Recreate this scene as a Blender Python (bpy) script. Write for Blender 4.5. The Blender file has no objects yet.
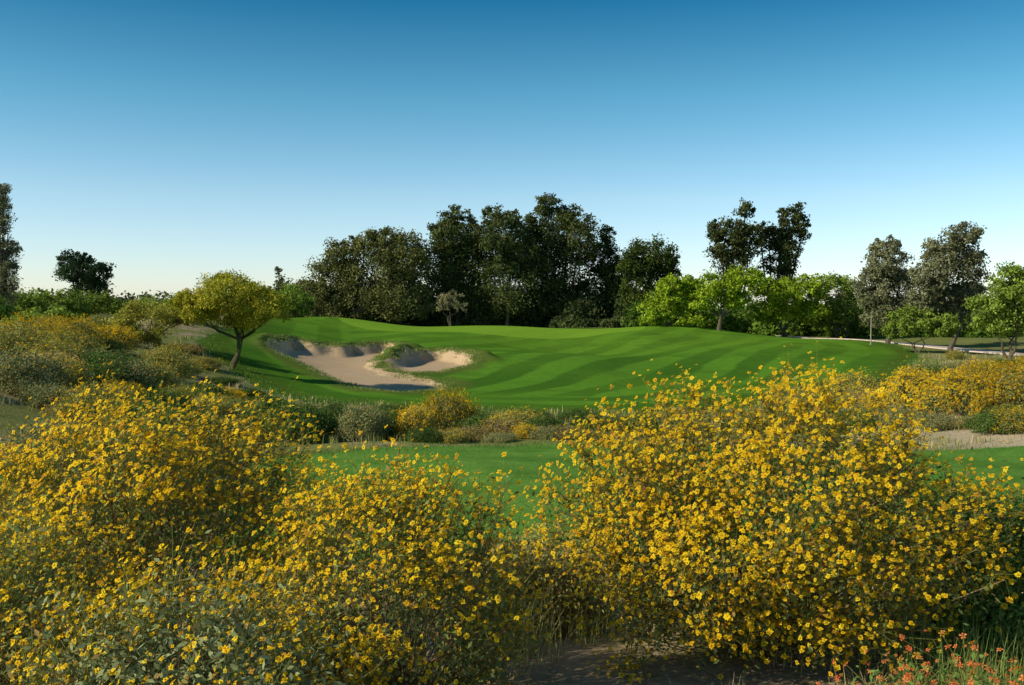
import bpy, math, numpy as np
from mathutils import Vector
rng=np.random.default_rng(7)
CZ=1.6; F=1000.0; HV=315.0
D=bpy.data; SC=bpy.context.scene
def ss(t):
    t=np.clip(t,0,1); return t*t*(3-2*t)
# ---------------------------------------------------------------- terrain
PY=[-50,0,4.5,6,8,9.5,18,22,30,45,60,75,90,105,115,200,5000]
PZ=[0,0,0,-.15,-.6,-.72,-.72,-1.0,-1.35,-1.4,-1.25,-1.0,-.6,-.2,-.1,0,0]
def H0(x,y):
    x=np.asarray(x,float); y=np.asarray(y,float)
    z=np.interp(y,PY,PZ)
    amp=1.9*ss((y-6)/12)*(1-.5*ss((y-60)/40))
    st=4+np.clip((y-20)*.16,0,5)
    z=z+amp*ss((-x-st)/12)*(1-ss((np.hypot(x,y)-200)/200))
    z=z-.55*ss((x-10)/20)*ss((y-55)/30)
    z=z+.5*ss((x-6)/5)*ss((y-14)/5)*(1-ss((y-26)/8))
    def g(cx,cy,sx,sy,h): return h*np.exp(-.5*((x-cx)/sx)**2-.5*((y-cy)/sy)**2)
    z=z+g(-11,74,9,13,1.0)+g(-14,104,14,9,.5)+g(3,108,8,8,.2)+g(17,100,5,6,.85)+g(4,70,5,6,-.35)+g(14,62,6,6,.4)+g(22,80,4,7,.55)+g(-1,90,4,5,.45)+g(8,48,5,5,-.3)+g(30,92,4,6,.4)+g(-22,88,3.5,7,.7)+g(-17,92,2.6,5,-.45)+g(11,88,3,5,.45)+g(-20,60,3,6,.4)+g(-13,50,2.5,4,.25)+g(3,57,3,5,.3)
    m=ss((y-20)/20)
    z=z+m*.10*(np.sin(x*.31+y*.13)+np.sin(x*.17-y*.21+1.3))+(1-m)*.02*(np.sin(x*1.7+y)+np.sin(y*2.1-x))
    return z
def unproj(u,v):
    for d in np.arange(12,140,.1):
        if CZ-(v-HV)/F*d <= float(H0((u-512)/F*d,d)): return ((u-512)/F*d,d)
    return ((u-512)/F*120,120)
def smooth(p,it=2):
    p=np.array(p,float)
    for _ in range(it):
        q=np.roll(p,-1,0); p=np.stack([.75*p+.25*q,.25*p+.75*q],1).reshape(-1,2)
    return p
def sdf(x,y,poly):
    best=np.full(x.shape,1e9); ins=np.zeros(x.shape,bool)
    n=len(poly)
    for i in range(n):
        ax,ay=poly[i]; bx,by=poly[(i+1)%n]
        ex,ey=bx-ax,by-ay; L=ex*ex+ey*ey+1e-12
        t=np.clip(((x-ax)*ex+(y-ay)*ey)/L,0,1)
        best=np.minimum(best,(x-ax-t*ex)**2+(y-ay-t*ey)**2)
        c=((ay>y)!=(by>y))
        if ey!=0: ins^=c&(x<ax+(y-ay)*ex/ey)
    return np.where(ins,1,-1)*np.sqrt(best)
def ud(l): return [((u-512)/F*d,d) for u,d in l]
FAIR=smooth(ud([(192,50),(208,45),(240,40),(275,35.5),(320,34),(380,32.5),(440,31.5),(520,30),(620,29.5),(720,30),(800,32),(870,36),(893,42),(907,50),(917,62),(922,76),(900,84),(870,90),(815,97),(740,112),(640,119),(560,122),(480,124),(400,124),(320,119),(278,105),(258,85),(245,68),(215,56)]))
TEE=smooth([(-9,12.5),(-6.5,15),(-4,16.4),(-1.5,17.6),(1.5,18.2),(4,17.6),(8,16.6),(14,16.4),(19,14),(16,10.5),(7,9),(3.5,8.6),(1.6,9.3),(.7,9.7),(-.3,9.3),(-1.2,9),(-4,9.5),(-8,10.3)])
BK1=smooth([unproj(*p) for p in [(266,345),(292,341),(315,347),(345,350),(366,347),(386,346),(404,349),(390,357),(374,363),(382,370),(412,377),(446,382),(442,390),(405,393),(370,391),(342,383),(314,370),(288,358),(268,350)]])
BK2=smooth([unproj(*p) for p in [(386,367),(402,358),(425,354),(455,354),(477,359),(470,366),(445,371),(415,374),(395,372)]])
GREEN=smooth(ud([(330,100),(400,90),(480,84),(560,84),(640,92),(650,104),(560,114),(440,116),(350,112)]))
BKS=[BK1,BK2]
def H(x,y):
    x=np.asarray(x,float); y=np.asarray(y,float); z=H0(x,y)
    for P in BKS:
        c=P.mean(0); R=np.abs(P-c).max()+4
        m=(np.abs(x-c[0])<R)&(np.abs(y-c[1])<R)
        if not m.any(): continue
        s=sdf(x[m],y[m],P)+.18*np.sin(x[m]*3.1+y[m])+.14*np.sin(y[m]*2.3-x[m]*1.7)
        w=ss((y[m]-c[1])/6+.5)
        dz=np.where(s>0,-.38*ss(s/.6)*(.35+.65*w),0)+(.03+.34*w)*np.exp(-((s+.5)/.75)**2)
        z[m]+=dz
    return z
# ---------------------------------------------------------------- node helpers
class NT:
    def __init__(s,nt): s.nt=nt
    def n(s,t,**k):
        o=s.nt.nodes.new(t)
        for a,b in k.items(): setattr(o,a,b)
        return o
    def l(s,a,b): s.nt.links.new(a,b)
    def math(s,op,a,b=None,c=None,clamp=False):
        o=s.nt.nodes.new('ShaderNodeMath'); o.operation=op; o.use_clamp=clamp
        for i,v in enumerate((a,b,c)):
            if v is None: continue
            if isinstance(v,(int,float)): o.inputs[i].default_value=v
            else: s.l(v,o.inputs[i])
        return o.outputs[0]
    def mix(s,f,a,b,bt='MIX'):
        o=s.nt.nodes.new('ShaderNodeMix'); o.data_type='RGBA'; o.blend_type=bt
        for i,v in ((0,f),(6,a),(7,b)):
            if isinstance(v,(int,float)): o.inputs[i].default_value=v
            elif isinstance(v,tuple): o.inputs[i].default_value=(*v,1) if len(v)==3 else v
            else: s.l(v,o.inputs[i])
        return o.outputs[2]
    def noise(s,vec,scale,detail=3,rough=.55):
        o=s.nt.nodes.new('ShaderNodeTexNoise'); o.inputs['Scale'].default_value=scale
        o.inputs['Detail'].default_value=detail; o.inputs['Roughness'].default_value=rough
        if vec is not None: s.l(vec,o.inputs['Vector'])
        return o.outputs['Fac']
    def rng(s,v,a,b,c=0,d=1):
        o=s.nt.nodes.new('ShaderNodeMapRange'); o.interpolation_type='SMOOTHSTEP'
        s.l(v,o.inputs[0])
        for i,q in zip((1,2,3,4),(a,b,c,d)): o.inputs[i].default_value=q
        return o.outputs[0]
def newmat(name):
    m=D.materials.new(name); m.use_nodes=True; m.node_tree.nodes.clear(); return m,NT(m.node_tree)
def leafmat(name,trans=.3):
    m,t=newmat(name)
    a=t.n('ShaderNodeAttribute',attribute_name='Col'); oi=t.n('ShaderNodeObjectInfo')
    hs=t.n('ShaderNodeHueSaturation'); t.l(a.outputs['Color'],hs.inputs['Color'])
    t.l(t.math('MULTIPLY_ADD',oi.outputs['Random'],.25,.88),hs.inputs['Value'])
    p=t.n('ShaderNodeBsdfDiffuse'); t.l(hs.outputs[0],p.inputs['Color'])
    tr=t.n('ShaderNodeBsdfTranslucent'); t.l(hs.outputs[0],tr.inputs[0])
    mx=t.n('ShaderNodeMixShader'); mx.inputs[0].default_value=trans
    t.l(p.outputs[0],mx.inputs[1]); t.l(tr.outputs[0],mx.inputs[2])
    o=t.n('ShaderNodeOutputMaterial'); t.l(mx.outputs[0],o.inputs[0]); return m
LEAF=leafmat('foliage',.25); PETAL=leafmat('petals',.35)
def barkmat():
    m,t=newmat('bark'); a=t.n('ShaderNodeAttribute',attribute_name='Col'); tc=t.n('ShaderNodeTexCoord')
    mp=t.n('ShaderNodeMapping'); mp.inputs['Scale'].default_value=(6,6,1.5); t.l(tc.outputs['Object'],mp.inputs[0])
    nz=t.noise(mp.outputs[0],4,3); c=t.mix(1.0,a.outputs['Color'],t.mix(nz,(.5,.5,.5),(1.4,1.4,1.4)),'MULTIPLY')
    p=t.n('ShaderNodeBsdfDiffuse'); t.l(c,p.inputs['Color'])
    o=t.n('ShaderNodeOutputMaterial'); t.l(p.outputs[0],o.inputs[0]); return m
BARK=barkmat()
MATS=[LEAF,BARK,PETAL]
# ---------------------------------------------------------------- quad builder
class QB:
    def __init__(s): s.q=[];s.c=[];s.m=[]
    def add(s,q,c,m=0):
        q=np.asarray(q,np.float32)
        if len(q)==0: return
        c=np.asarray(c,np.float32)
        if c.ndim==1: c=np.repeat(c[None],len(q),0)
        s.q.append(q); s.c.append(c); s.m.append(np.full(len(q),m,np.int32))
    def mesh(s,name):
        q=np.concatenate(s.q); c=np.clip(np.concatenate(s.c),0.002,1); m=np.concatenate(s.m); n=len(q)
        me=D.meshes.new(name); me.vertices.add(n*4); me.loops.add(n*4); me.polygons.add(n)
        me.vertices.foreach_set('co',q.reshape(-1)); me.loops.foreach_set('vertex_index',np.arange(n*4,dtype=np.int32))
        me.polygons.foreach_set('loop_start',np.arange(n,dtype=np.int32)*4)
        for mt in MATS: me.materials.append(mt)
        me.polygons.foreach_set('material_index',m)
        at=me.attributes.new('Col','FLOAT_COLOR','POINT')
        cc=np.concatenate([c,np.ones((n,1),np.float32)],1); at.data.foreach_set('color',np.repeat(cc,4,0).reshape(-1))
        me.update(calc_edges=True); return me
def unit(v): return v/(np.linalg.norm(v,axis=-1,keepdims=True)+1e-9)
def rdir(n): return unit(rng.normal(size=(n,3)))
def leaves(c,L,W,nrm=None,ax=None,coh=1.0):
    n=len(c); a=rdir(n) if ax is None else ax
    nn=rdir(n) if nrm is None else unit(nrm*coh+rdir(n))
    b=unit(np.cross(nn,a)); a=unit(np.cross(b,nn))
    L=np.broadcast_to(np.asarray(L,float),(n,))[:,None]; W=np.broadcast_to(np.asarray(W,float),(n,))[:,None]
    return np.stack([c-a*L*.5,c+b*W*.5-a*L*.05,c+a*L*.5,c-b*W*.5-a*L*.05],1)
def tube(pts,rad,sides=6):
    pts=np.array(pts,float); tg=unit(np.gradient(pts,axis=0))
    ref=np.array([0.31,0.9,.1]); u=unit(np.cross(tg,ref)); w=np.cross(tg,u)
    a=np.linspace(0,2*np.pi,sides,endpoint=False)
    rad=np.asarray(rad)[:,None,None]
    ring=pts[:,None]+rad*(np.cos(a)[None,:,None]*u[:,None]+np.sin(a)[None,:,None]*w[:,None])
    r2=np.roll(ring,-1,1)
    return np.stack([ring[:-1],r2[:-1],r2[1:],ring[1:]],2).reshape(-1,4,3)
def stems(p0,p1,r,bow=.1):
    n=len(p0); d=unit(p1-p0); u=unit(np.cross(d,rdir(n))); w=np.cross(d,u)
    mid=(p0+p1)/2+rdir(n)*np.linalg.norm(p1-p0,axis=1,keepdims=True)*bow
    out=[]
    r=np.broadcast_to(np.asarray(r,float),(n,))[:,None]
    for a,b,ra,rb in ((p0,mid,1,.75),(mid,p1,.75,.45)):
        for k in range(3):
            t0=2*np.pi*k/3; t1=2*np.pi*(k+1)/3
            o0=(np.cos(t0)*u+np.sin(t0)*w)*r; o1=(np.cos(t1)*u+np.sin(t1)*w)*r
            out.append(np.stack([a+o0*ra,a+o1*ra,b+o1*rb,b+o0*rb],1))
    return np.concatenate(out)
def flowers(c,nr,r,npet=8):
    n=len(c); ref=rdir(n); u=unit(np.cross(nr,ref)); w=np.cross(nr,u); r=np.broadcast_to(r,(n,))[:,None]
    P=[]
    for k in range(npet):
        t=2*np.pi*k/npet; d=np.cos(t)*u+np.sin(t)*w; s=-np.sin(t)*u+np.cos(t)*w
        rr=r*(rng.uniform(.7,1.2,(n,1))); dr=nr*rng.uniform(-.4,.2,(n,1))*rr
        P.append(np.stack([c+d*r*.15,c+d*rr*.7+s*rr*.27+dr*.5,c+d*rr+dr,c+d*rr*.7-s*rr*.27+dr*.5],1))
    C=[]; cc=c+nr*r*.12
    C.append(np.stack([cc+u*r*.26,cc+w*r*.26,cc-u*r*.26,cc-w*r*.26],1))
    q=.17; C.append(np.stack([cc+nr*r*.06+(u+w)*r*q,cc+nr*r*.06+(w-u)*r*q,cc+nr*r*.06-(u+w)*r*q,cc+nr*r*.06+(u-w)*r*q],1))
    return np.concatenate(P),np.concatenate(C)
def place(me,name,x,y,s=1,rot=0,dz=0,sz=None):
    o=D.objects.new(name,me); SC.collection.objects.link(o)
    z=float(H(np.array([x]),np.array([y]))[0]); o.location=(x,y,z+dz)
    o.rotation_euler=(0,0,rot); o.scale=(s,s,sz if sz else s); return o
# ---------------------------------------------------------------- brittlebush
PETC=((.82,.46,.010),(.98,.73,.03))
def brittle(name,rx,ry,zc,rz,nshoot,fl_per,lf_per,fr,ll,npet=8,bias=(-.5,-.2,.5),biasw=.6,leafc=((.13,.165,.045),(.28,.32,.10)),
            petc=PETC,stemr=.0013,spread=.055,dry=.2,stemcount=.7,cenc=(.62,.32,.012),zmin=.02,reach=1.0,patch=.38,sf=.5,low=-.75):
    q=QB(); ph=rng.uniform(0,6,8)
    d=rdir(nshoot*3); d=d[d[:,2]>low][:nshoot]; n=len(d)
    az=np.arctan2(d[:,1],d[:,0])
    lump=1+.09*np.sin(3*az+ph[0]+2*d[:,2])+.08*np.sin(5*az+ph[1]-4*d[:,2])+.06*np.sin(7*d[:,2]*2+ph[2]+az*2)+.05*np.sin(11*az+9*d[:,2]+ph[5])
    rad=lump*rng.uniform(.78,1.06,n)
    tip=np.stack([d[:,0]*rx,d[:,1]*ry,d[:,2]*rz],1)*rad[:,None]+np.array([0,0,zc])
    tip[:,2]=np.maximum(tip[:,2],zmin+.05*rng.random(n))
    root=np.stack([rng.normal(0,.08*rx,n),rng.normal(0,.08*ry,n),np.full(n,-.03)],1)
    ks=int(n*sf)
    q.add(stems(root[:ks],(tip+d*.03)[:ks],.0032*max(1,stemr/.0014),.10),np.stack([rng.uniform(.14,.32,ks*6),rng.uniform(.12,.24,ks*6),rng.uniform(.06,.12,ks*6)],1),1)
    k=lf_per; t=1-np.abs(rng.normal(0,.13,(n,k)))-.02
    mid=root[:,None]+(tip-root)[:,None]*t[...,None]+rng.normal(0,spread*1.0,(n,k,3))
    mid=mid.reshape(-1,3); dd=np.repeat(d,k,0); ok=mid[:,2]>.01; mid=mid[ok]; dd=dd[ok]; m=len(mid)
    f=rng.random((m,1)); c=np.array(leafc[0])*(1-f)+np.array(leafc[1])*f
    br=rng.random(m)<dry; c[br]=np.array([.34,.23,.08])*rng.uniform(.5,1.3,(br.sum(),1))
    lf=rng.uniform(.6,1.2,m)*ll
    q.add(leaves(mid,lf,lf*.42,unit(dd+np.array([-.15,-.2,.4])),coh=.8),c,0)
    w=np.clip(biasw*(d@unit(np.array(bias)))+(1-biasw*.6)+patch*np.sin(4*az+ph[3])*np.cos(6*d[:,2]+ph[4])+.28*rng.normal(size=n),0.03,1.6)
    cnt=rng.poisson(fl_per*w); idx=np.repeat(np.arange(n),cnt); m=len(idx)
    if m:
        base=tip[idx]; out=unit(d[idx]*.6+np.array([0,0,.5])+rng.normal(0,.35,(m,3)))
        rc=rng.uniform(.2,1.6,(m,1))**1.3*reach*np.where(rng.random((m,1))<.05,2.2,1)
        c0=base+rng.normal(0,spread*.8,(m,3))+out*(spread*rc)
        c0[:,2]=np.maximum(c0[:,2],.04)
        nr=unit(out*.7+np.array([-.5,-.40,.45])+rng.normal(0,.45,(m,3)))
        sel=rng.random(m)<stemcount
        if sel.any(): q.add(stems(base[sel]-out[sel]*.04,c0[sel],stemr,.08),np.array([.24,.25,.06]),0)
        P,C=flowers(c0,nr,fr*rng.uniform(.5,1.2,m),npet)
        f=rng.random((m,1)); pc=np.array(petc[0])*(1-f)+np.array(petc[1])*f
        pc[rng.random(m)<.10]=(.50,.26,.03)
        q.add(P,np.tile(pc,(npet,1)),2); q.add(C,np.tile(np.array(cenc)*rng.uniform(.7,1.2,(m,1)),(2,1)),2)
    return q.mesh(name)
place(brittle('brittlebush_a',.95,.78,.58,.61,1100,16,30,.0128,.030,bias=(-.55,-.35,.6),biasw=.55),'brittlebush',1.23,4.75)
place(brittle('brittlebush_b',.52,.50,.42,.50,480,15,30,.0116,.029,bias=(-.6,-.2,.6),biasw=.55),'brittlebush',-.46,3.95)
place(brittle('brittlebush_c',.82,.7,.58,.56,720,15,30,.0126,.030,bias=(-.3,-.3,.7),biasw=.4),'brittlebush',-1.72,4.7)
place(brittle('brittlebush_d',.50,.42,.30,.42,420,8,44,.0100,.031,bias=(-.3,-.4,.7),biasw=.4,leafc=((.19,.23,.09),(.36,.40,.19)),dry=.12),'brittlebush',-1.02,3.05)
place(brittle('brittlebush_e',.50,.42,.38,.46,420,11,38,.0110,.031,bias=(-.2,-.4,.7),biasw=.4,leafc=((.17,.21,.06),(.33,.37,.12)),dry=.12),'brittlebush',-1.80,3.5)
place(brittle('brittlebush_f',.42,.45,.30,.40,420,.5,60,.0140,.034,leafc=((.09,.17,.035),(.20,.31,.07)),dry=.06),'creosote_bush',2.35,4.75)
place(brittle('sagebush_g',.40,.32,.20,.28,340,.6,55,.012,.028,leafc=((.25,.25,.07),(.42,.42,.15)),dry=.35),'sage_bush',.16,5.5)
place(brittle('globemallow_mesh',.36,.32,.18,.26,210,4.5,42,.013,.030,leafc=((.12,.21,.04),(.23,.34,.08)),dry=.05,petc=((.76,.13,.04),(.88,.30,.10)),npet=5,cenc=(.5,.16,.03),spread=.06,bias=(0,-.2,1)),'globemallow',1.46,3.25)
MB=[brittle('brittle_mid%d'%i,.8,.8,.42,.5,260,12,24,.030,.075,npet=5,stemr=.003,spread=.08,stemcount=0,bias=(-.4,-.4,.7),biasw=.4,sf=.12,low=-.5) for i in range(3)]
MY=[brittle('brittle_sparse%d'%i,.8,.8,.40,.48,260,3.5,32,.026,.070,npet=5,stemr=.003,spread=.08,stemcount=0,biasw=.3,leafc=((.20,.23,.05),(.37,.38,.11)),sf=.12,low=-.5) for i in range(2)]
MG=[brittle('green_shrub%d'%i,.8,.8,.45,.5,260,0,50,.03,.070,stemr=.003,spread=.08,leafc=((.06,.115,.025),(.14,.22,.05)),dry=.05,sf=.12,low=-.5) for i in range(2)]
MS=[brittle('sage_shrub%d'%i,.8,.8,.40,.45,260,.6,46,.03,.070,npet=5,stemr=.003,spread=.09,stemcount=0,leafc=((.19,.22,.08),(.34,.36,.15)),dry=.2,sf=.12,low=-.5) for i in range(2)]
MD=[brittle('dry_shrub%d'%i,.8,.8,.32,.4,260,1.0,40,.03,.075,npet=5,stemr=.003,spread=.09,stemcount=0,leafc=((.28,.24,.08),(.46,.38,.16)),dry=.35,sf=.2,low=-.5) for i in range(2)]
TT={'y':(MB,'brittlebush'),'o':(MY,'brittlebush'),'g':(MG,'creosote_bush'),'s':(MS,'sage_bush'),'d':(MD,'dry_bush')}
def put(kind,u,d,s,sz=None):
    T=TT[kind]; place(T[0][rng.integers(len(T[0]))],T[1],(u-512)/F*d,d,s,rng.uniform(0,6.28),-.03,sz)
for a in [('g',300,18.8,.8,.8),('g',272,19.6,.75,.8),('s',360,18.8,.58,.8),('g',335,20.5,.7,.7),('y',415,19.3,.45,.7),('y',448,20.2,.68,1.0),('y',400,20.6,.45,.55),('g',478,19.6,.5,.5),('d',500,19.4,.6,.55),('o',518,21.5,.8,.55),
          ('g',545,20,.6,.45),('g',590,19.7,.6,.5),('g',615,19.5,.6,.5),('d',565,19,.5,.35),('y',525,19.1,.35,.3),('d',470,18.9,.5,.4),('g',385,19.6,.55,.6),('g',640,20,.7,.5),('o',680,20,.8,.5),('s',545,18.9,.4,.3),('s',600,18.9,.45,.25),('o',580,18.8,.4,.25),('d',625,18.8,.5,.25),('s',500,18.5,.4,.22),('o',450,18.2,.4,.3),('g',425,18.1,.4,.3),
          ('g',232,22,.9,.6),('o',200,21,.9,.7),('d',300,23,.8,.5),('d',345,25,.9,.4),('g',530,25,.8,.35),('g',580,26,.8,.35),('g',475,24,.8,.4),('s',430,25,.7,.4),('g',390,28,.8,.35),('o',320,23.5,.6,.45),('g',365,23,.7,.5),
          ('y',915,23,.8,1.05),('y',960,21.5,.95,1.0),('y',1000,24,1.1,1.05),('y',1035,21,1,1.1),('y',1015,17.6,.5,.45),('g',995,17.8,.55,.4),('g',1010,18.4,.5,.4),('s',940,19,.55,.35),('d',980,18.6,.5,.3),('y',985,27,1,1.1),
          ('s',900,20.5,.6,.5),('g',860,21,.8,.5),('y',885,24,.6,.6),('s',830,22,.9,.5),('o',780,22,.9,.5),
          ('o',163,33,1.2,1.15),('o',60,30,1.5,1.2),('y',30,32,1.3,1.3),('y',75,36,1.3,1.3),('o',15,27,1.2,1.3),('y',110,38,1.2,1.1),('g',130,30,1.,.8),('s',95,27,1.0,1.),('d',45,24,1.1,1.),('o',60,23,.8,.8),
          ('s',20,20,1.0,.9),('o',95,18,.8,.8),('y',120,21,.6,.6),('g',160,20,.8,.7),('s',130,15,.8,.7),('s',60,14,.9,.8),('g',175,17,.8,.65),('s',200,14,.7,.6),('g',165,11,.7,.65),('g',110,11,.7,.75),('s',50,10,.7,.8),('o',20,9,.7,.8),('s',230,12.5,.5,.4),
          ('g',200,28,.9,.6),('y',228,29,.6,.5),('o',180,36,1.,.6),('s',255,27,.8,.35),('d',285,27,.7,.3),('g',245,33,.8,.3),('g',265,31,.8,.3),('o',225,24,.7,.6),('g',195,25,.7,.6),('o',205,40,.9,.5),('d',188,44,.9,.5),('g',222,36,.8,.3)]:
    put(*a)
n=0
while n<165:
    y=rng.uniform(13,95); x=rng.uniform(-.66,.66)*y
    f=float(sdf(np.array([x]),np.array([y]),FAIR)[0]); t=float(sdf(np.array([x]),np.array([y]),TEE)[0])
    if f>-1.3 or t>-1.2: continue
    if x>0 and 16<y<22 and x<12: continue
    if y>75 and x>8: continue
    if -.33<x/y<-.1 and 22<y<46: continue
    n+=1
    k=rng.choice(list('yosgd'),p=[.16,.30,.16,.18,.20]); s=rng.uniform(.5,1.2)*(1 if y>25 else .75)
    T=TT[k]
    if abs(x/y-.0)<.13 and y<30: s*=.55
    place(T[0][rng.integers(2)],T[1],x,y,s,rng.uniform(0,6.28),-.03,s*rng.uniform(.65,.95))
# ---------------------------------------------------------------- grass tufts
def blades(P,hgt,spread,nb,w,ca,cb):
    n=len(P)*nb; b=np.repeat(P,nb,0)+np.concatenate([rng.normal(0,spread,(n,2)),np.zeros((n,1))],1)
    h=hgt*rng.uniform(.4,1.1,n); an=rng.uniform(0,6.28,n); ln=rng.uniform(.05,.6,n)
    dr=np.stack([np.cos(an),np.sin(an),0*an],1); sd=np.stack([-np.sin(an),np.cos(an),0*an],1)*w/2
    m=b+dr*(h*ln*.35)[:,None]+np.array([0,0,1])*(h*.55)[:,None]
    t=b+dr*(h*ln)[:,None]+np.array([0,0,1])*(h*(1-.3*ln))[:,None]
    f=rng.random((n,1)); c=np.array(ca)*(1-f)+np.array(cb)*f
    return np.concatenate([np.stack([b-sd,b+sd,m+sd*.8,m-sd*.8],1),np.stack([m-sd*.8,m+sd*.8,t+sd*.1,t-sd*.1],1)]),np.tile(c,(2,1))
def massobj(name,parts):
    q=QB()
    for a,c in parts: q.add(a,c,0)
    o=D.objects.new(name,q.mesh(name)); SC.collection.objects.link(o); return o
def pts(n,x0,x1,y0,y1,avoid=True):
    x=rng.uniform(x0,x1,n); y=rng.uniform(y0,y1,n)
    if avoid:
        k=(sdf(x,y,FAIR)<-.15)&(sdf(x,y,TEE)<-.12)&~((np.abs(x-.42)<.32)&(y<5.0)); x,y=x[k],y[k]
    return np.stack([x,y,H(x,y)-.01],1)
ST=((.44,.36,.14),(.70,.58,.28)); OL=((.20,.24,.06),(.34,.36,.12)); GN=((.08,.17,.03),(.16,.29,.05))
def fringe(n,poly,w):
    k=rng.integers(0,len(poly),n); f=rng.random(n)[:,None]; p=poly[k]*(1-f)+np.roll(poly,-1,0)[k]*f+rng.normal(0,w,(n,2))
    return np.stack([p[:,0],p[:,1],H(p[:,0],p[:,1])-.01],1)
massobj('dry_grass',[blades(pts(500,-4,5,3.2,10),.18,.06,24,.004,*ST),blades(pts(200,-4,5,3.2,10),.2,.05,24,.004,*OL),
   blades(pts(150,-.3,.9,6.0,9.3),.26,.08,40,.005,*ST),
   blades(pts(1000,-16,18,9,30),.22,.10,16,.011,*ST),blades(pts(1500,-16,18,9,30),.22,.10,16,.012,*OL),
   blades(pts(2400,-40,40,28,75),.28,.2,9,.03,*OL),blades(pts(1200,-40,40,28,75),.28,.2,9,.03,*ST)])
massobj('bunker_grass',[blades(fringe(800,BK1,.22)-[0,0,.02],.12,.12,12,.02,*OL),blades(fringe(450,BK2,.22)-[0,0,.02],.13,.12,12,.02,*OL),blades(fringe(500,BK1,.3),.10,.15,10,.02,*GN),
   blades(fringe(1400,TEE,.12),.07,.1,14,.006,*GN),blades(fringe(2500,FAIR,.4),.12,.3,8,.02,*GN)])
massobj('wild_grass',[blades(pts(60,-2.2,-.7,2.3,3.0,False),.5,.10,34,.003,(.24,.31,.14),(.46,.52,.29)),
   blades(pts(26,-.25,.1,4.7,5.3,False),.34,.08,30,.0035,(.28,.28,.08),(.52,.46,.2)),
   blades(pts(40,1.6,2.6,3.2,4.4,False),.35,.08,30,.0035,(.13,.22,.05),(.30,.35,.1))])
# ---------------------------------------------------------------- trees
def tree(name,d,lobes,ca,cb,dens=2.5,leaf=.31,asp=.55,clr=.12,ubase=None,trunk=.28,barkc=(.12,.10,.07),multi=1,open_=0.,depth=1.,coh=.7):
    """lobes (u,v,ru,rv) sketched at distance d -> metres around the tree foot"""
    k=d/F; ub=ubase if ubase is not None else np.mean([l[0] for l in lobes])
    X=(ub-512)*k; g=float(H(np.array([X]),np.array([d]))[0]); q=QB()
    LB=[]
    for (u,v,ru,rv) in lobes:
        LB.append((np.array([(u-ub)*k,rng.normal(0,.25)*ru*k*depth,CZ-(v-HV)*k-g]),np.array([ru*k,ru*k*depth,rv*k]),ru,rv))
    zmin=min(c[2]-r[2] for c,r,_,_ in LB); top=max(c[2]+r[2] for c,r,_,_ in LB)
    fork=max(.12*top,min(zmin*.8,.4*top))
    for mi in range(multi):
        a=rng.uniform(0,6.28); off=np.array([math.cos(a),math.sin(a),0])*trunk*(multi>1)*1.2
        fk=np.array([rng.normal(0,.04)*top,rng.normal(0,.04)*top,fork])+off*3
        q.add(tube([off*.6+[0,0,-.2],off+[0,0,.15*fork],off*1.6+(fk-off)*.5,fk],np.array([1.5,1.1,.9,.75])*trunk/multi**.5,8),barkc,1)
        for li,(c,r,ru,rv) in enumerate(LB):
            if multi>1 and li%multi!=mi: continue
            m=(fk+c)/2+np.array([c[0]*.12,c[1]*.12,-.06*top])
            q.add(tube([fk-[0,0,.3*trunk],m,c,c+r*np.array([.1,0,.6])],np.array([.6,.42,.25,.08])*trunk/multi**.5,6),barkc,1)
    for c,r,ru,rv in LB:
        nc=int(18+ru*rv/18)
        e=rdir(nc); rad=rng.uniform(.25,1.0,nc)**.55
        cen=c+e*r*rad[:,None]*.88
        q.add(stems(np.repeat(c[None]-[0,0,.2*r[2]],nc,0)+rng.normal(0,.1,(nc,3)),cen,trunk*.1,.12),barkc,1)
        nl=max(8,int(math.pi*ru*rv*dens/nc*(1-open_)))
        cr=clr*(r[0]+r[2])*rng.uniform(.6,1.7,(nc,1,1))
        p=cen[:,None]+rdir(nc*nl).reshape(nc,nl,3)*(rng.random((nc,nl,1))**.6)*cr*np.array([1.15,1.15,.9])
        sh=np.clip(rng.normal(.5,.28,(nc,1,1))+.2*rng.normal(size=(nc,nl,1)),0,1.3)
        col=(np.array(ca)*(1-sh)+np.array(cb)*sh).reshape(-1,3)
        nr=unit(unit(p-cen[:,None])*.8+unit(p-c)*.7+np.array([-.1,-.1,.25])).reshape(-1,3); p=p.reshape(-1,3)
        ok=p[:,2]>.1; p=p[ok]; col=col[ok]; nr=nr[ok]
        L=leaf*rng.uniform(.6,1.4,len(p)); q.add(leaves(p,L,L*asp,nr,coh=coh),col,0)
    o=D.objects.new(name,q.mesh(name)); SC.collection.objects.link(o); o.location=(X,d,g); return o
DK=((.036,.052,.018),(.14,.165,.05)); OLV=((.055,.066,.022),(.215,.22,.07)); GRY=((.12,.13,.06),(.31,.31,.16)); BR=((.14,.22,.012),(.38,.50,.04)); YG=((.28,.30,.02),(.58,.53,.06)); MGr=((.11,.17,.025),(.29,.38,.06))
tree('eucalyptus_tree',128,[(335,285,32,36),(372,275,42,44),(408,265,30,38),(343,255,24,18),(385,240,24,14),(315,295,22,24),(365,242,18,12),(405,300,35,26),(345,308,32,18)],*OLV)
tree('eucalyptus_tree',132,[(452,240,28,27),(442,275,30,42),(474,270,28,46),(458,217,20,12),(440,230,14,14),(460,305,34,22),(476,238,16,24)],*DK,dens=2.8)
tree('eucalyptus_tree',130,[(500,240,26,32),(508,285,32,38),(492,217,15,12),(512,219,13,12),(524,258,22,30)],*DK,dens=2.8)
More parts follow.
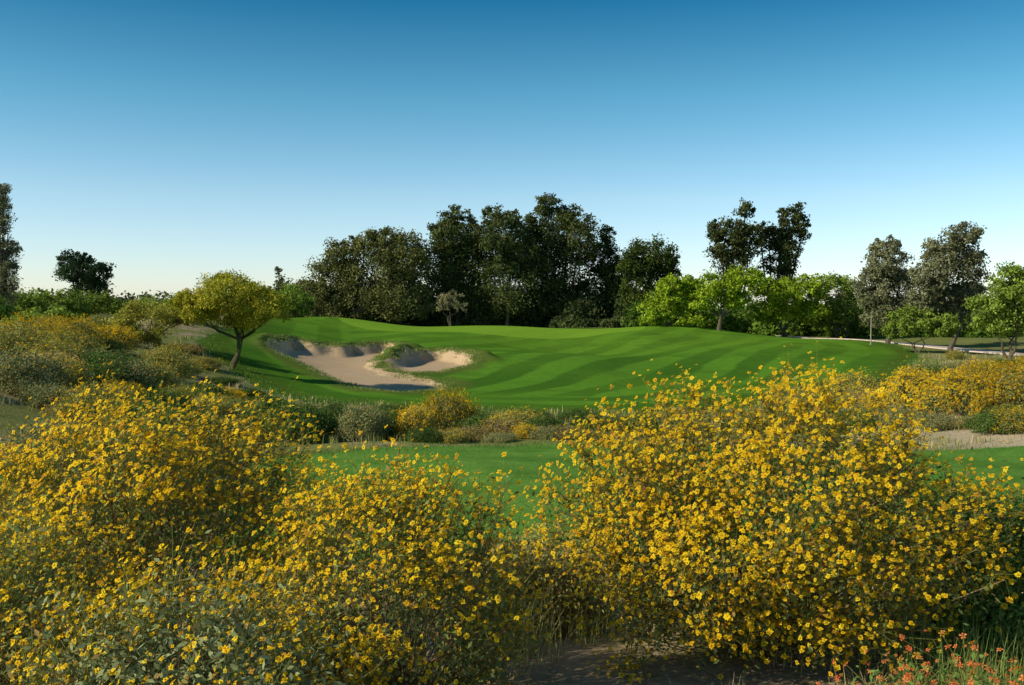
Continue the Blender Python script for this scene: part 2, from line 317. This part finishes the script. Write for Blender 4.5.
tree('eucalyptus_tree',134,[(552,226,28,22),(545,265,38,44),(578,245,22,34),(547,206,17,12),(568,212,15,13),(530,235,18,22),(555,300,40,26)],*DK,dens=2.8)
tree('eucalyptus_tree',136,[(602,258,20,28),(600,292,30,32),(606,234,10,10),(620,280,20,30)],*DK)
tree('shade_tree',126,[(650,257,30,22),(648,290,34,32),(667,272,18,20),(634,268,18,22)],(.028,.05,.014),(.11,.15,.03))
tree('small_tree',115,[(450,298,15,10),(442,306,9,8),(460,306,9,8)],(.24,.22,.11),(.42,.37,.2),dens=1.8,open_=.3,leaf=.2,trunk=.12,multi=3)
tree('shade_tree',140,[(88,272,27,15),(72,263,15,13),(102,274,16,14),(90,286,26,10),(84,260,13,9)],(.02,.042,.02),(.065,.11,.042),dens=3)
tree('eucalyptus_tree',80,[(2,210,13,30),(6,250,14,30),(4,285,15,28),(-15,240,12,40),(4,194,8,14)],*GRY,leaf=.22,asp=.35)
tree('pine_tree',150,[(279,272,4,8),(279,286,10,12),(280,300,16,14),(298,292,8,10)],*OLV)
tree('eucalyptus_tree',125,[(731,232,21,18),(744,210,11,11),(716,230,12,14),(724,250,20,14),(748,242,16,18),(732,262,22,14),(728,285,16,20)],*DK,ubase=733,clr=.13)
tree('eucalyptus_tree',127,[(788,232,19,18),(795,214,13,11),(782,217,9,9),(803,228,10,13),(770,240,15,17),(788,252,17,14),(778,266,20,12),(785,285,16,20),(759,234,10,14)],*DK,ubase=783,clr=.13)
tree('mesquite_tree',100,[(680,300,32,22),(655,314,24,12),(700,288,24,16),(672,286,18,12),(690,318,25,10)],*BR,leaf=.26,ubase=668,multi=2,trunk=.2)
tree('mesquite_tree',98,[(722,288,30,18),(745,276,24,12),(738,300,20,10),(706,300,18,12)],*BR,leaf=.26,ubase=719,multi=1,trunk=.2)
tree('mesquite_tree',102,[(782,296,30,20),(770,312,24,14),(812,286,24,14),(805,312,26,14),(760,286,18,14)],*BR,leaf=.26,multi=3,trunk=.2)
tree('mesquite_tree',104,[(838,292,26,20),(830,316,28,14),(858,308,20,18)],*MGr,leaf=.26,multi=2,trunk=.2)
tree('eucalyptus_tree',86,[(885,265,27,22),(872,290,22,26),(898,292,22,26),(888,247,19,11),(880,315,24,16),(905,315,16,16)],*GRY,leaf=.22,trunk=.2)
tree('eucalyptus_tree',80,[(945,250,25,18),(930,275,24,26),(968,270,21,30),(962,236,21,13),(950,300,30,24),(975,300,20,24),(925,305,20,20)],*GRY,leaf=.22,trunk=.2)
tree('mesquite_tree',68,[(1008,288,26,24),(990,312,24,20),(1030,296,28,30),(1005,322,28,16)],*MGr,leaf=.2,multi=3,trunk=.16)
tree('mesquite_tree',76,[(915,320,26,16),(900,330,18,10),(938,326,22,12)],*MGr,leaf=.2,multi=3,trunk=.1)
for (u,v,w,h,d) in [(20,308,34,17,85),(62,302,34,14,90),(105,307,30,13,95),(150,309,30,13,100),(180,306,22,13,110),(40,320,34,13,70),(-20,312,30,24,75),(255,297,22,15,105),(290,299,24,17,110),(1060,295,34,30,75),(240,308,22,13,95)]:
    tree('mesquite_tree',d,[(u,v,w,h),(u-w*.5,v+5,w*.6,h*.7),(u+w*.5,v+4,w*.6,h*.8)],*MGr,leaf=.25,multi=2,trunk=.13)
tree('palo_verde_tree',42,[(228,297,40,18),(204,312,24,13),(262,313,34,13),(222,283,28,10),(240,322,26,9),(192,302,20,12),(270,302,22,11),(248,290,22,10)],*YG,dens=3.4,leaf=.125,asp=.35,ubase=230,trunk=.13,multi=2,barkc=(.09,.08,.04),clr=.14,coh=.4)
tree('palo_verde_tree',44,[(150,314,38,14),(122,326,24,12),(180,317,20,12),(140,332,30,10),(135,308,16,9)],(.22,.23,.03),(.48,.45,.08),dens=2.8,leaf=.11,asp=.35,trunk=.1,multi=3,clr=.13,coh=.4)
def treemass(name,blobs,ca,cb,leaf,per):
    q=QB()
    for (x,y,r,h) in blobs:
        g=float(H0(x,y)); e=rdir(per); e[:,2]=np.abs(e[:,2])
        p=np.array([x,y,g])+e*np.array([r,r,h])*rng.uniform(.6,1.05,(per,1))
        s=np.clip(rng.normal(.45,.25)+.2*rng.normal(size=(per,1)),0,1.2)
        L=leaf*rng.uniform(.6,1.4,per); q.add(leaves(p,L,L*.65,e,coh=.9),np.array(ca)*(1-s)+np.array(cb)*s,0)
    o=D.objects.new(name,q.mesh(name)); SC.collection.objects.link(o)
B=[]
for u in np.arange(285,700,8): 
    d=rng.uniform(128,142); B.append(((u-512)/F*d,d,rng.uniform(1.8,3),rng.uniform(2.4,6.5)))
for u in np.arange(560,640,7):
    d=rng.uniform(124,127); B.append(((u-512)/F*d,d,rng.uniform(.8,1.4),rng.uniform(.7,1.5)))
treemass('understory_shrubs',B,*DK,.45,800)
B=[]
for u in np.arange(640,1100,9):
    d=rng.uniform(106,118); B.append(((u-512)/F*d,d,rng.uniform(1.5,3),rng.uniform(2.2,4.6)))
treemass('mesquite_thicket',B,(.055,.10,.015),(.18,.30,.04),.4,700)
B=[]
for u in np.arange(-700,1750,9):
    d=rng.uniform(190,260); B.append(((u-512)/F*d,d,rng.uniform(4,7),rng.uniform(3,7)))
treemass('distant_trees',B,(.06,.08,.035),(.17,.20,.08),.9,380)
# ---------------------------------------------------------------- ground sheet
ang=np.radians(np.concatenate([np.arange(-180,-34,3.),np.arange(-34,34,.09),np.arange(34,180,3.)]))
rr=np.concatenate([[0.02],np.geomspace(.5,3,14)[:-1],np.geomspace(3,130,480)[:-1],np.geomspace(130,5000,80)])
A,R=np.meshgrid(ang,rr); gx=R*np.sin(A); gy=R*np.cos(A)
gz=H(gx.ravel(),gy.ravel()); nr_,na=A.shape
co=np.stack([gx.ravel(),gy.ravel(),gz],1).astype(np.float32)
i=np.arange(nr_-1)[:,None]*na; j=np.arange(na)[None]; j2=(j+1)%na
fc=np.stack([i+j,i+j2,i+na+j2,i+na+j],-1).reshape(-1,4)[:, ::-1].astype(np.int32)
me=D.meshes.new('ground'); me.vertices.add(len(co)); me.loops.add(fc.size); me.polygons.add(len(fc))
me.vertices.foreach_set('co',co.ravel()); me.loops.foreach_set('vertex_index',fc.ravel()); me.polygons.foreach_set('loop_start',np.arange(len(fc),dtype=np.int32)*4)
me.polygons.foreach_set('use_smooth',np.ones(len(fc),bool))
X,Y=co[:,0].astype(float),co[:,1].astype(float)
wob=.18*np.sin(X*3.1+Y)+.14*np.sin(Y*2.3-X*1.7)
for nm,v in (('fair',sdf(X,Y,FAIR)),('tee',sdf(X,Y,TEE)),('bunk',np.maximum(sdf(X,Y,BK1),sdf(X,Y,BK2))+wob),('green',sdf(X,Y,GREEN))):
    a=me.attributes.new(nm,'FLOAT','POINT'); a.data.foreach_set('value',v.astype(np.float32))
me.update(calc_edges=True)
go=D.objects.new('ground',me); SC.collection.objects.link(go)
m,t=newmat('ground'); me.materials.append(m)
pos=t.n('ShaderNodeNewGeometry').outputs['Position']
at=lambda n_: t.n('ShaderNodeAttribute',attribute_name=n_).outputs['Fac']
sx=t.n('ShaderNodeSeparateXYZ'); t.l(pos,sx.inputs[0])
n_l=t.noise(pos,.12,2); n_m=t.noise(pos,1.1,3); n_f=t.noise(pos,14,3,.7); n_ff=t.noise(pos,70,2,.7)
fa=t.math('ADD',at('fair'),t.math('MULTIPLY_ADD',n_m,.8,-.4)); te=t.math('ADD',at('tee'),t.math('MULTIPLY_ADD',n_m,.3,-.15))
gmask=t.rng(t.math('MAXIMUM',fa,te),-.08,.12)
ph=t.math('ADD',t.math('MULTIPLY',sx.outputs[0],.9),t.math('MULTIPLY',sx.outputs[1],-.36))
ph=t.math('ADD',ph,t.math('MULTIPLY',n_l,1.6))
st=t.rng(t.math('SINE',t.math('MULTIPLY',ph,1.9)),-.4,.4)
ph2=t.math('SINE',t.math('MULTIPLY',at('fair'),1.9)); st2=t.rng(ph2,-.4,.4)
edge=t.rng(at('fair'),7,7.6)
stx=t.math('ADD',t.math('MULTIPLY',st,edge),t.math('MULTIPLY',st2,t.math('SUBTRACT',1.,edge)))
stx=t.math('MULTIPLY_ADD',t.math('SUBTRACT',stx,.5),t.rng(t.noise(pos,.15,2),.3,.6,.45,1.15),.5)
grass=t.mix(stx,(.050,.132,.014),(.092,.222,.020))
grass=t.mix(t.math('MULTIPLY',t.rng(n_l,.35,.65),.3),grass,(.11,.23,.02))
grass=t.mix(t.rng(sx.outputs[1],55,85,0,.35),grass,(.15,.28,.02))
grass=t.mix(t.rng(t.noise(pos,.33,3),.5,.7,0,.45),grass,(.05,.115,.014))
ph3=t.math('SINE',t.math('MULTIPLY',t.math('ADD',t.math('MULTIPLY',sx.outputs[0],.5),sx.outputs[1]),4.2))
tg=t.mix(t.rng(n_m,.3,.7),(.078,.18,.028),(.108,.232,.036)); tg=t.mix(t.rng(ph3,-.5,.5,0,.3),tg,(.135,.265,.044))
grass=t.mix(t.rng(at('tee'),-1,-.5),grass,tg)
grass=t.mix(t.math('MULTIPLY',t.rng(at('green'),-.2,.3),.75),grass,(.19,.34,.028))
rough=t.math('MULTIPLY',t.rng(fa,2.2,1.2),t.rng(at('tee'),-2,-3)); grass=t.mix(rough,grass,t.mix(n_m,(.045,.10,.012),(.095,.145,.02)))
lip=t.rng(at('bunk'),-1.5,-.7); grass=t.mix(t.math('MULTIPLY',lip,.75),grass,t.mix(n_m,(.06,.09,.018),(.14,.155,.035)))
grass=t.mix(1.,grass,t.mix(n_ff,(.5,.5,.5),(1.5,1.5,1.5)),'MULTIPLY')
grass=t.mix(1.,grass,t.mix(n_f,(.66,.68,.66),(1.34,1.32,1.34)),'MULTIPLY')
grass=t.mix(1.,grass,t.mix(t.noise(pos,2.6,3,.65),(.66,.70,.66),(1.34,1.30,1.34)),'MULTIPLY')
des=t.mix(t.rng(n_m,.35,.65),(.40,.31,.19),(.27,.22,.11)); des=t.mix(t.math('MULTIPLY',t.rng(t.noise(pos,.5,3),.40,.56),t.rng(sx.outputs[1],5.2,7)),des,(.19,.20,.06))
des=t.mix(t.math('MULTIPLY',t.rng(sx.outputs[0],6.5,8.5),t.rng(sx.outputs[1],34,28)),des,t.mix(n_m,(.52,.42,.29),(.36,.29,.18)))
des=t.mix(t.rng(sx.outputs[1],60,110),des,t.mix(n_m,(.12,.16,.035),(.19,.20,.06)))
des=t.mix(1.,des,t.mix(n_f,(.5,.5,.5),(1.4,1.4,1.4)),'MULTIPLY')
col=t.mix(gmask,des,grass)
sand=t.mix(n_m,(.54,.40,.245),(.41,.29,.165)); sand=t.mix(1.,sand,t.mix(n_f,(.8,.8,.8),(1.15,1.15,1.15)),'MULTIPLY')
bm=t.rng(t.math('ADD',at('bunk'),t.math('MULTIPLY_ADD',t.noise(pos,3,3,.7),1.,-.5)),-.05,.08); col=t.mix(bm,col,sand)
p=t.n('ShaderNodeBsdfDiffuse')
t.l(col,p.inputs['Color']); b=t.n('ShaderNodeBump'); b.inputs['Strength'].default_value=.6; b.inputs['Distance'].default_value=.03
t.l(n_f,b.inputs['Height']); t.l(b.outputs[0],p.inputs['Normal'])
t.l(p.outputs[0],t.n('ShaderNodeOutputMaterial').inputs[0])
# cart path
m,t=newmat('path'); pz=t.n('ShaderNodeNewGeometry').outputs['Position']
p=t.n('ShaderNodeBsdfPrincipled'); p.inputs['Roughness'].default_value=.9; t.l(t.mix(t.noise(pz,1.5,4),(.66,.54,.43),(.44,.36,.28)),p.inputs['Base Color']); t.l(p.outputs[0],t.n('ShaderNodeOutputMaterial').inputs[0])
cl=[((u-512)/F*d,d) for u,d in [(790,106),(830,97),(870,92),(905,88),(950,84),(1000,80),(1060,74),(1200,66)]]
cl=np.array(cl); tt=np.linspace(0,len(cl)-1,160); cx=np.interp(tt,range(len(cl)),cl[:,0]); cy=np.interp(tt,range(len(cl)),cl[:,1])
kx=np.ones(9)/9; cx[8:-8]=np.convolve(cx,kx,'same')[8:-8]; cy[8:-8]=np.convolve(cy,kx,'same')[8:-8]
tx,ty=np.gradient(cx),np.gradient(cy); L=np.hypot(tx,ty); nx,ny=-ty/L,tx/L
vs=[];fs=[]
for k in range(160):
    for o_,dz in ((-2.0,-.2),(-1.8,.09),(0,.12),(1.8,.09),(2.0,-.2)):
        x=cx[k]+nx[k]*o_; y=cy[k]+ny[k]*o_; vs.append((x,y,float(H0(x,y))+dz))
for k in range(159):
    for c in range(4): a=k*5+c; fs.append((a,a+1,a+6,a+5))
me=D.meshes.new('cart_path'); me.from_pydata(vs,[],fs); me.materials.append(m); SC.collection.objects.link(D.objects.new('cart_path',me))
def simple(name,c,r=.6):
    m,t=newmat(name); p=t.n('ShaderNodeBsdfPrincipled'); p.inputs['Roughness'].default_value=r
    tc=t.n('ShaderNodeTexCoord'); t.l(t.mix(t.noise(tc.outputs['Object'],5,3),tuple(v*.8 for v in c),c),p.inputs['Base Color']); t.l(p.outputs[0],t.n('ShaderNodeOutputMaterial').inputs[0]); return m
def tubepart(name,pts_,rad,mat,parent,sides=10):
    q=tube(pts_,rad,sides); v=q.reshape(-1,3); me=D.meshes.new(name)
    me.from_pydata([tuple(map(float,a)) for a in v],[],[tuple(range(i*4,i*4+4)) for i in range(len(q))]); me.materials.append(mat)
    o=D.objects.new(name,me); SC.collection.objects.link(o); o.parent=parent
e=D.objects.new('wooden_post',None); SC.collection.objects.link(e); fx,fy=(871-512)/F*84,84.
e.location=(fx,fy,float(H0(fx,fy)))
tubepart('post',[(0,0,-.2),(0,0,1.2),(.02,0,2.3),(.02,0,2.36)],[.05,.045,.04,.02],simple('post_wood',(.36,.31,.24)),e)
tubepart('base_collar',[(0,0,-.05),(0,0,.08),(0,0,.12)],[.11,.10,.05],simple('post_base',(.25,.22,.18)),e)
q=QB(); P=np.concatenate([pts(400,-1.5,2.2,3.3,8.5),pts(160,.1,.8,3.6,5,False)])
for p_ in P:
    r=rng.uniform(.005,.022); q.add(tube([p_-[0,0,r*.3],p_+[0,0,r*.1],p_+[r*.1,0,r*.5],p_+[0,0,r*.62]],np.array([.8,1.,.7,.05])*r,7),np.array([.42,.34,.25])*rng.uniform(.6,1.3),1)
SC.collection.objects.link(D.objects.new('pebbles',q.mesh('pebbles')))
# ---------------------------------------------------------------- light, sky, camera
EL=math.radians(31); AZ=math.radians(-110)
sd=Vector((math.sin(AZ)*math.cos(EL),math.cos(AZ)*math.cos(EL),math.sin(EL)))
s=D.lights.new('sun','SUN'); s.energy=5; s.angle=math.radians(.53); s.color=(1,.90,.72)
so=D.objects.new('sun',s); SC.collection.objects.link(so); so.rotation_euler=sd.to_track_quat('Z','Y').to_euler(); so.location=(-30,-10,40)
w=D.worlds.new('World'); SC.world=w; w.use_nodes=True; w.node_tree.nodes.clear(); t=NT(w.node_tree)
sk=t.n('ShaderNodeTexSky'); sk.sky_type='NISHITA'; sk.sun_disc=False; sk.sun_elevation=EL; sk.sun_rotation=AZ%(2*math.pi)
sk.air_density=1.; sk.dust_density=.4; sk.ozone_density=2.5
hs=t.n('ShaderNodeHueSaturation'); hs.inputs['Saturation'].default_value=1.15; t.l(sk.outputs[0],hs.inputs['Color'])
tc=t.n('ShaderNodeTexCoord'); sz_=t.n('ShaderNodeSeparateXYZ'); t.l(tc.outputs['Generated'],sz_.inputs[0])
cr=t.n('ShaderNodeValToRGB')
els=[(0,(1.6,1.62,1.98)),(.03,(1.66,1.66,1.86)),(.114,(1.50,1.58,1.58)),(.21,(.74,1.30,1.26)),(.30,(.15,.80,.92)),(.5,(.3,.75,.95)),(1,(.8,.9,1.))]
for k,(p_,c_) in enumerate(els):
    e=cr.color_ramp.elements[k] if k<2 else cr.color_ramp.elements.new(p_)
    e.position=p_; e.color=(c_[0]/2,c_[1]/2,c_[2]/2,1)
t.l(sz_.outputs[2],cr.inputs[0])
vm=t.n('ShaderNodeVectorMath',operation='MULTIPLY'); t.l(hs.outputs[0],vm.inputs[0]); t.l(cr.outputs[0],vm.inputs[1])
v2=t.n('ShaderNodeVectorMath',operation='SCALE'); t.l(vm.outputs[0],v2.inputs[0]); v2.inputs['Scale'].default_value=2.
bg=t.n('ShaderNodeBackground'); bg.inputs[1].default_value=.1; t.l(v2.outputs[0],bg.inputs[0])
t.l(bg.outputs[0],t.n('ShaderNodeOutputWorld').inputs[0])
c=D.cameras.new('camera'); co_=D.objects.new('camera',c); SC.collection.objects.link(co_); SC.camera=co_
c.sensor_width=36; c.lens=F*36/1024; c.clip_end=8000; c.clip_start=.05
co_.location=(0,0,CZ); co_.rotation_euler=(math.radians(90)-math.atan((342.5-HV)/F),0,0)
SC.view_settings.view_transform='Standard'; SC.view_settings.look='None'; SC.view_settings.exposure=0
